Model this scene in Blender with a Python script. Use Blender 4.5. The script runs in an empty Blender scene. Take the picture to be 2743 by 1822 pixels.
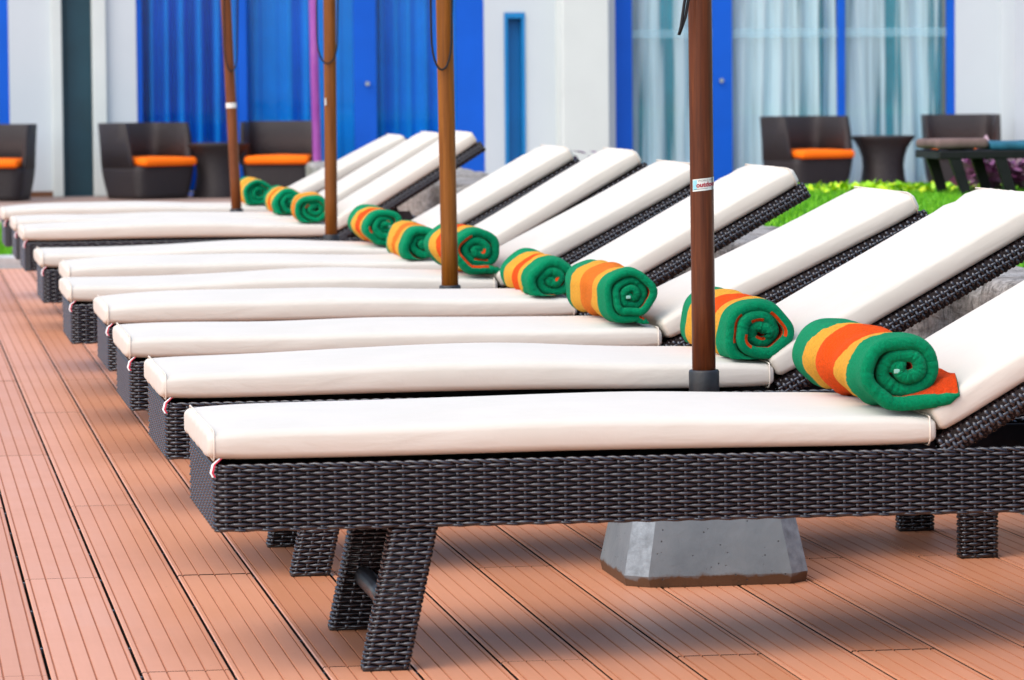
import bpy, math, random
import numpy as np
from mathutils import Vector, Matrix
R = math.radians
PI = math.pi
rng = np.random.default_rng(7)
random.seed(7)

sc = bpy.context.scene
C = sc.collection

# ------------------------------------------------------------------ camera
cam_d = bpy.data.cameras.new('camera')
cam = bpy.data.objects.new('camera', cam_d)
C.objects.link(cam)
cr = Vector((0.98872323, -0.14950099, -0.00870854))
cu = Vector((0.01818966, 0.06216873, 0.99789989))
cw = Vector((0.14864562, 0.9868052, -0.06418704))
cam.matrix_world = Matrix(((cr.x, cu.x, -cw.x, 0), (cr.y, cu.y, -cw.y, 0), (cr.z, cu.z, -cw.z, 1.033), (0, 0, 0, 1)))
cam_d.sensor_width = 36
cam_d.lens = 11000 / 2743 * 36
cam_d.clip_start = 0.1
cam_d.clip_end = 500
cam_d.dof.use_dof = True
cam_d.dof.focus_distance = 8.3
cam_d.dof.aperture_fstop = 12.5
sc.camera = cam

# ------------------------------------------------------------------ light
SUN_EL, SUN_AZ = R(52), R(-124)         # azimuth from +Y towards +X: veiled sun high on the left, a little behind the camera
w = bpy.data.worlds.new('World')
sc.world = w
w.use_nodes = True
nt = w.node_tree
sky = nt.nodes.new('ShaderNodeTexSky')
sky.sky_type = 'NISHITA'
sky.sun_disc = False
sky.sun_elevation = SUN_EL
sky.sun_rotation = SUN_AZ
sky.air_density = 1.0
sky.dust_density = 3.2
sky.ozone_density = 1.0
nt.links.new(sky.outputs[0], nt.nodes['Background'].inputs[0])
nt.nodes['Background'].inputs[1].default_value = 0.15
sd = bpy.data.lights.new('sun', 'SUN')
sd.energy = 1.0
sd.angle = R(110)
sd.color = (1.0, 0.97, 0.92)
so = bpy.data.objects.new('sun', sd)
C.objects.link(so)
to_sun = Vector((math.sin(SUN_AZ) * math.cos(SUN_EL), math.cos(SUN_AZ) * math.cos(SUN_EL), math.sin(SUN_EL)))
so.rotation_euler = to_sun.to_track_quat('Z', 'Y').to_euler()
so.location = to_sun * 30
sc.view_settings.view_transform = 'Standard'
sc.view_settings.look = 'None'
sc.view_settings.exposure = 0.84
sc.view_settings.gamma = 1.0
sc.view_settings.use_curve_mapping = False
sc.cycles.max_bounces = 10
sc.cycles.transparent_max_bounces = 16
sc.cycles.caustics_reflective = False
sc.cycles.caustics_refractive = False


# ------------------------------------------------------------------ material helpers
class NB:
    def __init__(self, name):
        self.m = bpy.data.materials.new(name)
        self.m.use_nodes = True
        self.t = self.m.node_tree
        self.b = self.t.nodes['Principled BSDF']
        self._co = None

    def n(self, typ, **kw):
        o = self.t.nodes.new('ShaderNode' + typ)
        for k, v in kw.items():
            setattr(o, k, v)
        return o

    def l(self, a, b):
        self.t.links.new(a, b)

    def co(self, kind='Object', scale=(1, 1, 1), rot=(0, 0, 0)):
        if self._co is None:
            self._co = self.n('TexCoord')
        mp = self.n('Mapping')
        mp.inputs['Scale'].default_value = scale
        mp.inputs['Rotation'].default_value = rot
        self.l(self._co.outputs[kind], mp.inputs['Vector'])
        return mp.outputs[0]

    def noise(self, vec, scale, detail=4, rough=.55, dist=0):
        o = self.n('TexNoise')
        o.inputs['Scale'].default_value = scale
        o.inputs['Detail'].default_value = detail
        o.inputs['Roughness'].default_value = rough
        o.inputs['Distortion'].default_value = dist
        self.l(vec, o.inputs['Vector'])
        return o.outputs['Fac']

    def ramp(self, fac, stops, interp='LINEAR'):
        o = self.n('ValToRGB')
        o.color_ramp.interpolation = interp
        e = o.color_ramp.elements
        while len(e) < len(stops):
            e.new(0.5)
        for i, (p, c) in enumerate(stops):
            e[i].position = p
            e[i].color = (c[0], c[1], c[2], 1) if not isinstance(c, (int, float)) else (c, c, c, 1)
        self.l(fac, o.inputs[0])
        return o.outputs[0]

    def mix(self, fac, a, b, blend='MIX'):
        o = self.n('MixRGB', blend_type=blend)
        for s, v in ((o.inputs[0], fac), (o.inputs[1], a), (o.inputs[2], b)):
            if isinstance(v, (int, float)):
                s.default_value = v
            elif isinstance(v, tuple):
                s.default_value = (*v[:3], 1)
            else:
                self.l(v, s)
        return o.outputs[0]

    def bump(self, h, strength=.3, dist=.002, prev=None):
        o = self.n('Bump')
        o.inputs['Strength'].default_value = strength
        o.inputs['Distance'].default_value = dist
        self.l(h, o.inputs['Height'])
        if prev is not None:
            self.l(prev, o.inputs['Normal'])
        self.l(o.outputs[0], self.b.inputs['Normal'])
        return o.outputs[0]

    def set(self, color=None, rough=None, spec=None, metal=None, sheen=None, trans=None):
        for key, v in (('Base Color', color), ('Roughness', rough), ('Specular IOR Level', spec), ('Metallic', metal), ('Sheen Weight', sheen), ('Transmission Weight', trans)):
            if v is None:
                continue
            if isinstance(v, (int, float)):
                self.b.inputs[key].default_value = v
            elif isinstance(v, tuple):
                self.b.inputs[key].default_value = (*v[:3], 1)
            else:
                self.l(v, self.b.inputs[key])
        return self


def plain(name, col, rough=.5, spec=.5, var=.12, scale=8, bump=0, bscale=60, metal=0, sheen=None):
    k = NB(name)
    co = k.co()
    f = k.noise(co, scale, 5)
    lo = tuple(c * (1 - var) for c in col)
    hi = tuple(min(1, c * (1 + var)) for c in col)
    k.set(k.ramp(f, [(.3, lo), (.7, hi)]), rough, spec, metal, sheen)
    if bump:
        k.bump(k.noise(co, bscale, 4), bump, .002)
    return k.m


M = {}
# cushions: heavy off-white canvas
k = NB('canvas'); co = k.co()
n1 = k.noise(co, 5, 5)
k.set(k.ramp(n1, [(.3, (.585, .555, .49)), (.7, (.625, .592, .53))]), .72, .25, sheen=.15)
b1 = k.bump(k.noise(k.co(scale=(1, 1, 1)), 700, 2), .12, .0006)
k.bump(k.noise(k.co(scale=(2.2, 5, 5)), 3.2, 4, .5, .6), .35, .01, b1)
M['canvas'] = k.m
M['seam'] = plain('seam', (.68, .62, .54), .8, .2, .08)
# wicker strand
k = NB('wicker'); co = k.co()
n1 = k.noise(co, 14, 4); n2 = k.noise(co, 160, 3)
c1 = k.ramp(n1, [(.3, (.007, .0036, .004)), (.55, (.012, .0068, .0075)), (.75, (.019, .011, .012))])
k.set(k.mix(k.ramp(n2, [(.42, 0.0), (.75, .5)]), c1, (.030, .020, .021)), k.ramp(n2, [(.3, .16), (.7, .25)]), .95)
k.bump(k.noise(co, 420, 2), .25, .0006)
k.b.inputs['Specular Tint'].default_value = (.78, .88, 1.0, 1)
M['wicker'] = k.m
M['wicker_dark'] = plain('wicker_dark', (.012, .008, .008), .75, .2, .3, 30)
M['dark_metal'] = plain('dark_metal', (.014, .014, .017), .32, .5, .3, 40)
M['bracket'] = plain('bracket', (.02, .012, .013), .55, .4, .2, 30)
# procedural far wicker
k = NB('wicker_far'); co = k.co()
wv = k.n('TexWave', bands_direction='Z'); wv.inputs['Scale'].default_value = 28; wv.inputs['Distortion'].default_value = 1.0
k.l(co, wv.inputs['Vector'])
n1 = k.noise(co, 90, 3)
k.set(k.ramp(n1, [(.3, (.013, .010, .011)), (.7, (.030, .024, .026))]), .5, .4)
k.bump(wv.outputs['Fac'], .5, .006)
M['wicker_far'] = k.m
M['orange'] = plain('orange_cushion', (1.0, .17, .003), .75, .2, .06, 5)


def wood(name, a, b, c):
    k = NB(name); co = k.co(scale=(26, 26, 1.3))
    n1 = k.noise(co, 2.2, 6, .65, .8)
    n2 = k.noise(k.co(scale=(90, 90, 2.5)), 3, 3)
    col = k.mix(k.ramp(n2, [(.4, 0.0), (.8, .45)]), k.ramp(n1, [(.28, a), (.5, b), (.74, c)]), tuple(x * .55 for x in a))
    k.set(col, k.ramp(n1, [(.3, .34), (.7, .5)]), .28)
    k.bump(n2, .12, .001)
    return k.m


M['wood_near'] = wood('mahogany_pole', (.040, .009, .003), (.098, .023, .005), (.16, .042, .009))
M['wood_mid'] = wood('amber_pole', (.12, .035, .003), (.22, .070, .005), (.30, .105, .010))
M['wood_far'] = wood('teak_pole', (.11, .032, .004), (.20, .062, .007), (.27, .09, .012))
M['wood_brown'] = wood('brown_pole', (.09, .024, .007), (.18, .050, .013), (.25, .078, .02))
M['mauve'] = wood('mauve_post', (.20, .035, .25), (.30, .06, .34), (.45, .16, .42))
M['rope'] = plain('rope', (.012, .012, .014), .7, .3, .2, 60)
M['socket'] = plain('socket', (.012, .014, .017), .45, .5, .3, 60, .2, 200)
M['white_tape'] = plain('white_tape', (.75, .73, .68), .5, .4, .05)
M['tag_white'] = plain('tag_white', (.8, .8, .8), .6, .3, .05)
M['tag_red'] = plain('tag_red', (.45, .02, .05), .6, .3, .05)
# painted concrete
k = NB('painted_concrete'); co = k.co()
n1 = k.noise(co, 9, 6, .6); n2 = k.noise(co, 60, 5, .6)
vo = k.n('TexVoronoi'); vo.inputs['Scale'].default_value = 55
k.l(k.co(), vo.inputs['Vector'])
pit = k.ramp(vo.outputs['Distance'], [(.06, 0.0), (.12, 1.0)])
col = k.ramp(n1, [(.25, (.125, .16, .19)), (.5, (.17, .21, .24)), (.75, (.215, .255, .285))])
sep = k.n('SeparateXYZ'); k.l(k._co.outputs['Object'], sep.inputs[0])
ad = k.n('MATH' if False else 'Math', operation='ADD'); k.l(sep.outputs[2], ad.inputs[0])
mm = k.n('Math', operation='MULTIPLY'); k.l(k.noise(k.co(), 22, 5), mm.inputs[0]); mm.inputs[1].default_value = -.036
k.l(mm.outputs[0], ad.inputs[1])
rust = k.ramp(ad.outputs[0], [(.0, 1.0), (.006, 0.0)])
col = k.mix(rust, col, (.10, .055, .03))
k.set(k.mix(pit, (.05, .06, .07), col), .55, .45)
b1 = k.bump(n2, .35, .003)
k.bump(pit, .5, .003, b1)
M['concrete'] = k.m
M['pale_chamfer'] = plain('pale_chamfer', (.24, .29, .33), .6, .3, .3, 40, .6, 120)  # lighter, rougher finish on the chamfer faces of the base
# deck boards
k = NB('deck'); co = k.co()
geo = k.n('NewGeometry')
rp = geo.outputs['Random Per Island']
base = k.ramp(rp, [(0.0, (.53, .205, .088)), (.35, (.645, .262, .125)), (.7, (.74, .325, .175)), (1.0, (.57, .222, .098))])
n1 = k.noise(k.co(scale=(30, 1.2, 1)), 3, 5, .6); n2 = k.noise(co, 2.2, 5, .6)
col = k.mix(.22, base, k.ramp(n1, [(.3, (.46, .19, .10)), (.7, (.62, .28, .165))]))
col = k.mix(k.ramp(n2, [(.52, 0.0), (.72, .28)]), col, (.50, .24, .16))
n3 = k.noise(co, 55, 2, .5)
col = k.mix(k.ramp(n3, [(.73, 0.0), (.78, .5)]), col, (.22, .10, .06))
k.set(col, k.ramp(n2, [(.3, .36), (.7, .48)]), .9)
k.bump(k.noise(k.co(scale=(160, 6, 1)), 3, 4), .15, .001)
M['deck'] = k.m
M['groove'] = plain('groove_brown', (.36, .15, .088), .8, .2, .15, 30)  # groove floors, a darker brown than the board tops
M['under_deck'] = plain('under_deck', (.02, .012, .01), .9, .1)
M['clip'] = plain('clip', (.10, .11, .13), .35, .6, .1, metal=.6)


def towel_mat(name, stops, near, soft=.02):
    k = NB(name); at = k.n('UVMap')
    sep = k.n('SeparateXYZ'); k.l(at.outputs[0], sep.inputs[0])
    co = k.co()
    wob = k.noise(co, 8, 6, .65)
    a1 = k.n('Math', operation='MULTIPLY_ADD'); k.l(wob, a1.inputs[0]); a1.inputs[1].default_value = .17; a1.inputs[2].default_value = -.085
    a2 = k.n('Math', operation='ADD'); k.l(a1.outputs[0], a2.inputs[0]); k.l(sep.outputs[1], a2.inputs[1])
    col = k.ramp(a2.outputs[0], stops, 'CONSTANT')
    fz = k.noise(co, 210, 4, .75)
    fz2 = k.noise(co, 900, 2, .6)
    col = k.mix(.7, col, k.ramp(fz, [(.3, (.58, .58, .58)), (.62, (1, 1, 1))]), 'MULTIPLY')
    k.set(col, .95, .05, sheen=.05)
    k.b.inputs['Sheen Roughness'].default_value = .4
    b1 = k.bump(fz, 1.0, .008)
    k.bump(fz2, .5, .002, b1)
    return k.m


GREEN, YEL, ORG = (.000, .32, .135), (.98, .47, .05), (1.0, .10, .002)
M['towel'] = towel_mat('striped_terry', [(0.0, GREEN), (.16, YEL), (.37, ORG), (.63, YEL), (.84, GREEN)], 0)
M['towel_yellow'] = towel_mat('yellow_terry', [(0.0, GREEN), (.15, YEL), (.40, (.92, .22, .02)), (.60, YEL), (.86, GREEN)], 0)
M['towel_back'] = towel_mat('reverse_terry', [(0.0, (.88, .075, .005)), (.16, (.6, .25, .03)), (.37, GREEN), (.63, (.6, .25, .03)), (.84, (.88, .075, .005))], 0)
M['towel_hem'] = towel_mat('green_terry', [(0.0, GREEN), (.9, GREEN)], 0)
M['towel_tag'] = plain('towel_tag', (.25, .52, .44), .6, .3, .05)
# stone
k = NB('stone'); geo = k.n('NewGeometry'); co = k.co(scale=(1, 1, 1))
n1 = k.noise(co, 3.0, 7, .62, .7); n2 = k.noise(k.co(scale=(3, 3, 17)), 2.4, 6, .65, .6); n3 = k.noise(co, 46, 5, .7)
base = k.ramp(geo.outputs['Random Per Island'], [(0, (.24, .20, .16)), (.35, (.42, .41, .39)), (.7, (.33, .29, .24)), (1, (.50, .50, .50))])
c1 = k.mix(.6, base, k.ramp(n1, [(.28, (.09, .07, .055)), (.45, (.25, .22, .18)), (.6, (.36, .37, .38)), (.8, (.20, .25, .27))]))
c2 = k.mix(.65, c1, k.ramp(n2, [(.3, (.07, .06, .055)), (.5, (.36, .34, .32)), (.75, (.60, .59, .57))]))
c3 = k.mix(k.ramp(n3, [(.46, 0.0), (.64, .75)]), c2, (.05, .048, .045))
k.set(c3, .88, .25)
b1 = k.bump(n2, .9, .02)
k.bump(n3, .6, .006, b1)
M['stone'] = k.m
M['pale_stone'] = plain('pale_kerb', (.45, .46, .46), .8, .3, .25, 12, .4, 60)
# building
k = NB('render_white'); co = k.co()
k.set(k.ramp(k.noise(co, .8, 4), [(.3, (.54, .605, .64)), (.7, (.595, .655, .685))]), .8, .3)
k.bump(k.noise(co, 60, 4), .2, .004)
M['wall'] = k.m
M['column'] = plain('column_render', (.63, .685, .655), .8, .3, .04, 1.5, .2, 50)
M['blue_frame'] = plain('blue_frame', (.0015, .10, .58), .5, .25, .08, 2)
M['niche'] = plain('teal_shutter', (.004, .20, .50), .45, .4, .1, 2)
M['teal_door'] = plain('teal_door', (.008, .050, .075), .4, .5, .2, 2)
M['trim'] = plain('pale_trim', (.62, .68, .66), .7, .3, .05, 2)
M['curtain_blue'] = plain('blue_curtain', (.003, .26, .82), .85, .2, .10, 2)
M['interior'] = plain('interior', (.02, .05, .10), .9, .1)
M['knob'] = plain('knob', (.5, .55, .55), .3, .5, .05, metal=.8)
M['patio'] = plain('patio_tiles', (.34, .24, .20), .7, .3, .15, 3)
M['skirting'] = plain('skirting', (.16, .07, .035), .7, .3, .1)


def sheer(name, col, lean=0.0):
    """thin net: denser where the cloth turns edge-on"""
    k = NB(name); co = k.co()
    k.set(col, .9, .1)
    nz = k.noise(k.co(scale=(9, 2, .22), rot=(0, lean, 0)), 1.0, 3, .6)
    dens = k.ramp(nz, [(.40, .10), (.47, .62), (.56, .97)])
    lw = k.n('LayerWeight'); lw.inputs[0].default_value = .5
    al = k.n('Math', operation='MULTIPLY_ADD'); k.l(lw.outputs['Facing'], al.inputs[0]); al.inputs[1].default_value = .35
    k.l(dens, al.inputs[2])
    al.use_clamp = True
    tp = k.n('BsdfTransparent')
    m2 = k.n('MixShader'); k.l(al.outputs[0], m2.inputs[0])
    k.l(tp.outputs[0], m2.inputs[1]); k.l(k.b.outputs[0], m2.inputs[2])
    k.l(m2.outputs[0], k.t.nodes['Material Output'].inputs[0])
    return k.m


M['drape'] = plain('teal_drape', (.006, .42, .54), .9, .1, .2, 2)
M['sheer'] = sheer('sheer_curtain', (.70, .90, .95))
M['sheer_lean'] = sheer('drawn_sheer_curtain', (.70, .90, .95), -.16)


def glass(name, tint, refl=.06):
    k = NB(name)
    tp = k.n('BsdfTransparent'); tp.inputs[0].default_value = (*tint, 1)
    gl = k.n('BsdfGlossy'); gl.inputs['Roughness'].default_value = .03
    lw = k.n('LayerWeight'); lw.inputs[0].default_value = .25
    mu = k.n('Math', operation='MULTIPLY_ADD'); k.l(lw.outputs['Fresnel'], mu.inputs[0]); mu.inputs[1].default_value = .35; mu.inputs[2].default_value = refl * .5
    mx = k.n('MixShader'); k.l(mu.outputs[0], mx.inputs[0]); k.l(tp.outputs[0], mx.inputs[1]); k.l(gl.outputs[0], mx.inputs[2])
    k.l(mx.outputs[0], k.t.nodes['Material Output'].inputs[0])
    return k.m


M['glass_teal'] = glass('teal_glass', (.985, .997, 1.0))
M['glass_blue'] = glass('blue_glass', (.93, .985, 1.0))


def painted_reflection(name, col, a):
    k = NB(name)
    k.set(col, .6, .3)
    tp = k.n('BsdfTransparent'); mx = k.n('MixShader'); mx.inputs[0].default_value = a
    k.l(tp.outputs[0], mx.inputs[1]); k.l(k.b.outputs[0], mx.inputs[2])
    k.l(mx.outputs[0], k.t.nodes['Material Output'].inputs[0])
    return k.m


M['painted_reflection'] = painted_reflection('reflection_film', (.45, .75, .85), .16)  # translucent pale tint painting a reflection onto the panes
# plants
k = NB('grass'); geo = k.n('NewGeometry')
k.set(k.ramp(geo.outputs['Random Per Island'], [(0, (.06, .25, .006)), (.5, (.12, .42, .008)), (1, (.22, .55, .015))]), .6, .3)
M['grass'] = k.m
M['turf'] = plain('turf', (.06, .20, .012), .9, .1, .3, 20)
k = NB('lime_leaf'); geo = k.n('NewGeometry')
k.set(k.ramp(geo.outputs['Random Per Island'], [(0, (.20, .50, .006)), (.5, (.42, .74, .008)), (1, (.72, .82, .015))]), .45, .4)
M['lime'] = k.m
k = NB('purple_leaf'); geo = k.n('NewGeometry')
k.set(k.ramp(geo.outputs['Random Per Island'], [(0, (.05, .012, .06)), (.5, (.13, .03, .14)), (1, (.24, .08, .25))]), .5, .4)
M['purple'] = k.m
k = NB('pink_leaf'); geo = k.n('NewGeometry')
k.set(k.ramp(geo.outputs['Random Per Island'], [(0, (.30, .06, .22)), (.4, (.50, .20, .42)), (.75, (.62, .42, .52)), (1, (.10, .06, .07))]), .5, .4)
M['pink'] = k.m
M['black_wood'] = plain('black_wood', (.006, .006, .006), .5, .3, .4, 15)
M['brown_fabric'] = plain('brown_fabric', (.15, .10, .092), .85, .2, .25, 12)
M['blue_fabric'] = plain('blue_fabric', (.022, .12, .18), .85, .2, .3, 14)
M['label_silver'] = plain('label_silver', (.66, .70, .66), .35, .5, .06, 40)
M['label_cyan'] = plain('label_cyan', (.25, .58, .66), .4, .5, .1, 120)
M['label_dark'] = plain('label_dark', (.05, .10, .13), .4, .5, .1)
M['label_red'] = plain('label_red', (.33, .004, .025), .5, .4, .05)
M['label_grey'] = plain('label_grey', (.12, .13, .12), .5, .4, .05)


# ------------------------------------------------------------------ mesh helpers
def mesh_of(name, v, f, mats, smooth=True, fm=None, uv=None):
    me = bpy.data.meshes.new(name)
    me.from_pydata([tuple(map(float, p)) for p in v], [], [tuple(map(int, q)) for q in f])
    for m in (mats if isinstance(mats, (list, tuple)) else [mats]):
        me.materials.append(m)
    if fm is not None:
        me.polygons.foreach_set('material_index', np.asarray(fm, dtype=np.int32))
    me.polygons.foreach_set('use_smooth', np.full(len(me.polygons), bool(smooth)))
    if uv is not None:
        lay = me.uv_layers.new(name='UVMap')
        li = np.empty(len(me.loops), dtype=np.int32)
        me.loops.foreach_get('vertex_index', li)
        lay.data.foreach_set('uv', np.asarray(uv, dtype=np.float32)[li].ravel())
    me.update()
    return me


def link(name, me, parent=None, loc=(0, 0, 0), rot=(0, 0, 0)):
    o = bpy.data.objects.new(name, me)
    C.objects.link(o)
    o.parent = parent
    o.location = loc
    o.rotation_euler = rot
    return o


def empty(name, loc=(0, 0, 0), rz=0):
    o = bpy.data.objects.new(name, None)
    C.objects.link(o)
    o.location = loc
    o.rotation_euler = (0, 0, rz)
    o.empty_display_size = .1
    return o


def tag(o, label=None, cat=None, group=None, kind=None):
    for k_, v_ in (('label', label), ('category', cat), ('group', group), ('kind', kind)):
        if v_:
            o[k_] = v_
    return o


def copy_tree(o, parent=None):
    c = o.copy()
    C.objects.link(c)
    c.parent = parent
    for ch in list(o.children):
        copy_tree(ch, c)
    return c


class MB:
    """collects shapes into one mesh"""
    def __init__(self):
        self.v, self.f, self.m = [], [], []
        self.n = 0

    def add(self, v, f, mi=0):
        self.v.extend([tuple(p) for p in v])
        self.f.extend([tuple(i + self.n for i in q) for q in f])
        self.m.extend([mi] * len(f))
        self.n += len(v)

    def box(self, x0, x1, y0, y1, z0, z1, mi=0, r=0.0):
        if r <= 0:
            v = [(x, y, z) for z in (z0, z1) for y in (y0, y1) for x in (x0, x1)]
            self.add(v, [(0, 2, 3, 1), (4, 5, 7, 6), (0, 1, 5, 4), (2, 6, 7, 3), (0, 4, 6, 2), (1, 3, 7, 5)], mi)
            return
        v, f = round_box((x1 - x0, y1 - y0, z1 - z0), r, 2)
        c = np.array([(x0 + x1) / 2, (y0 + y1) / 2, (z0 + z1) / 2])
        self.add(v + c, f, mi)

    def tube(self, pts, rad, seg=10, mi=0, cap=True):
        pts = [np.array(p, float) for p in pts]
        n = len(pts)
        rads = rad if isinstance(rad, (list, tuple)) else [rad] * n
        V, F = [], []
        up = None
        for i, p in enumerate(pts):
            t = pts[min(i + 1, n - 1)] - pts[max(i - 1, 0)]
            t = t / (np.linalg.norm(t) + 1e-12)
            if up is None:
                a = np.array([0, 0, 1.]) if abs(t[2]) < .9 else np.array([1., 0, 0])
            else:
                a = up
            u = a - t * (a @ t)
            u /= np.linalg.norm(u) + 1e-12
            up = u
            w_ = np.cross(t, u)
            for k_ in range(seg):
                an = 2 * PI * k_ / seg
                V.append(p + rads[i] * (u * math.cos(an) + w_ * math.sin(an)))
        for i in range(n - 1):
            for k_ in range(seg):
                a, b = i * seg + k_, i * seg + (k_ + 1) % seg
                F.append((a, b, b + seg, a + seg))
        if cap:
            F.append(tuple(range(seg - 1, -1, -1)))
            F.append(tuple((n - 1) * seg + k_ for k_ in range(seg)))
        self.add(V, F, mi)

    def build(self, name, mats, parent=None, smooth=False, loc=(0, 0, 0), rot=(0, 0, 0)):
        return link(name, mesh_of(name, self.v, self.f, mats, smooth, self.m), parent, loc, rot)


def round_box(size, r, seg=3, nx=1, ny=1, nz=1):
    """grid-subdivided box with rounded edges, centred at the origin"""
    size = np.array(size, float)
    h = size / 2

    def ticks(half, n):
        inner = np.linspace(-half + r, half - r, n + 1)
        a = np.linspace(0, 1, seg + 1)[:-1]
        return np.concatenate([-half + r * a, inner, (half - r * a)[::-1]])
    T = [ticks(h[0], nx), ticks(h[1], ny), ticks(h[2], nz)]
    idx, V, F = {}, [], []

    def vid(i, j, k_):
        key = (i, j, k_)
        if key not in idx:
            idx[key] = len(V)
            V.append((T[0][i], T[1][j], T[2][k_]))
        return idx[key]
    N = [len(t) - 1 for t in T]
    for (a, b, c) in ((0, 1, 2), (1, 2, 0), (2, 0, 1)):
        for side in (0, N[c]):
            for i in range(N[a]):
                for j in range(N[b]):
                    q = []
                    for (di, dj) in ((0, 0), (1, 0), (1, 1), (0, 1)):
                        key = [0, 0, 0]
                        key[a], key[b], key[c] = i + di, j + dj, side
                        q.append(vid(*key))
                    F.append(tuple(q) if side else tuple(q[::-1]))
    V = np.array(V)
    inner = np.clip(V, -(h - r), h - r)
    d = V - inner
    nrm = np.linalg.norm(d, axis=1)
    mask = nrm > 1e-9
    d[mask] = d[mask] / nrm[mask][:, None] * np.minimum(r, r)
    # keep flat faces flat: only points with an offset are pushed to radius r
    V = inner + d
    return V, F


def lump(p, seed, freq, n=5):
    """smooth pseudo-noise at points p"""
    g = np.random.default_rng(seed)
    out = np.zeros(len(p))
    for i in range(n):
        d = g.normal(size=3)
        d /= np.linalg.norm(d)
        out += np.sin(p @ d * freq * (1 + .5 * g.random()) + g.random() * 7) / n
    return out


# ------------------------------------------------------------------ woven surface
def weave(surf, U, nu, V, nv, closed, amp=.0021, th=.0021, spn=4, stake_w=.0028, phase0=0):
    """surf(u[],v[]) -> pos, normal, vdir (arrays n x 3). Horizontal strands pass over and under upright stakes."""
    ds, dr = U / nu, V / nv
    hh = dr * .5 * .97
    ns = nu * spn + (0 if closed else 1)
    u = np.arange(ns) * (ds / spn)
    prof = [(-1.0, -.55), (-.80, .45), (-.3, .95), (.3, .95), (.80, .45), (1.0, -.55)]
    K = len(prof)
    VV, FF = [], []
    base = 0
    for j in range(nv):
        vc = (j + .5) * dr
        wv = np.cos(PI * u / ds + PI * (j + phase0))
        # long float with a quick dive, as flat round strands look
        wv = np.sign(wv) * np.abs(wv) ** .9
        pos, nor, vd = surf(u, np.full(ns, vc))
        ring = np.empty((ns, K, 3))
        for q, (a, b) in enumerate(prof):
            swell = 1 - .42 * ((1 - np.clip(wv, -1, 1)) / 2) ** 1.3
            ring[:, q] = pos + vd * (hh * a * swell)[:, None] + nor * (amp * wv + th * b)[:, None]
        VV.append(ring.reshape(-1, 3))
        i = np.arange(ns if closed else ns - 1)
        i2 = (i + 1) % ns
        for q in range(K - 1):
            FF.append(np.stack([base + i * K + q, base + i2 * K + q, base + i2 * K + q + 1, base + i * K + q + 1], 1))
        base += ns * K
    # stakes
    kk = np.arange(nu + (0 if closed else 1))
    vs = np.arange(nv * 2 + 1) * (dr / 2)
    for k_ in kk:
        uc = k_ * ds
        wv = -np.cos(PI * (vs / dr - .5) + PI * (k_ + phase0))
        n_ = len(vs)
        ring = np.empty((n_, 3, 3))
        for q, (a, b) in enumerate(((-1, -.4), (0, .9), (1, -.4))):
            uu = np.clip(uc + a * stake_w, 0, U) if not closed else (uc + a * stake_w) % U
            pos, nor, vd = surf(np.full(n_, uu), vs)
            ring[:, q] = pos + nor * (amp * .75 * wv + th * .8 * b)[:, None]
        VV.append(ring.reshape(-1, 3))
        i = np.arange(n_ - 1)
        for q in range(2):
            FF.append(np.stack([base + i * 3 + q, base + i * 3 + q + 1, base + (i + 1) * 3 + q + 1, base + (i + 1) * 3 + q], 1))
        base += n_ * 3
    return np.concatenate(VV), np.concatenate(FF)


def round_rect_path(a, b, r):
    """closed path round a rectangle a x b centred at 0: returns fn(s)->(xy, normal), perimeter. Starts at (-a/2+r, -b/2) going +x (outer side faces -y first)."""
    segs = []
    ax, by = a / 2 - r, b / 2 - r
    q = PI * r / 2
    L = [2 * ax, q, 2 * by, q, 2 * ax, q, 2 * by, q]
    cum = np.concatenate([[0], np.cumsum(L)])
    P = cum[-1]

    def fn(s):
        s = np.asarray(s, float) % P
        xy = np.zeros((len(s), 2))
        nn = np.zeros((len(s), 2))
        for i in range(8):
            m = (s >= cum[i]) & (s < cum[i + 1] + (1e-12 if i == 7 else 0))
            if not m.any():
                continue
            t = s[m] - cum[i]
            if i == 0:
                xy[m] = np.stack([-ax + t, np.full(len(t), -b / 2)], 1); nn[m] = (0, -1)
            elif i == 2:
                xy[m] = np.stack([np.full(len(t), a / 2), -by + t], 1); nn[m] = (1, 0)
            elif i == 4:
                xy[m] = np.stack([ax - t, np.full(len(t), b / 2)], 1); nn[m] = (0, 1)
            elif i == 6:
                xy[m] = np.stack([np.full(len(t), -a / 2), by - t], 1); nn[m] = (-1, 0)
            else:
                cx, cy, a0 = {1: (ax, -by, -PI / 2), 3: (ax, by, 0), 5: (-ax, by, PI / 2), 7: (-ax, -by, PI)}[i]
                an = a0 + t / r
                d = np.stack([np.cos(an), np.sin(an)], 1)
                xy[m] = np.array([cx, cy]) + r * d
                nn[m] = d
        return xy, nn
    return fn, P


# ------------------------------------------------------------------ setting: ground, deck, lawn
def structure(o, label=None):
    o['kind'] = 'structure'
    if label:
        o['label'] = label
    return o


g = MB(); g.box(-60, 60, -40, 90, -.16, -.07)
structure(g.build('ground', [M['patio']]))

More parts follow.
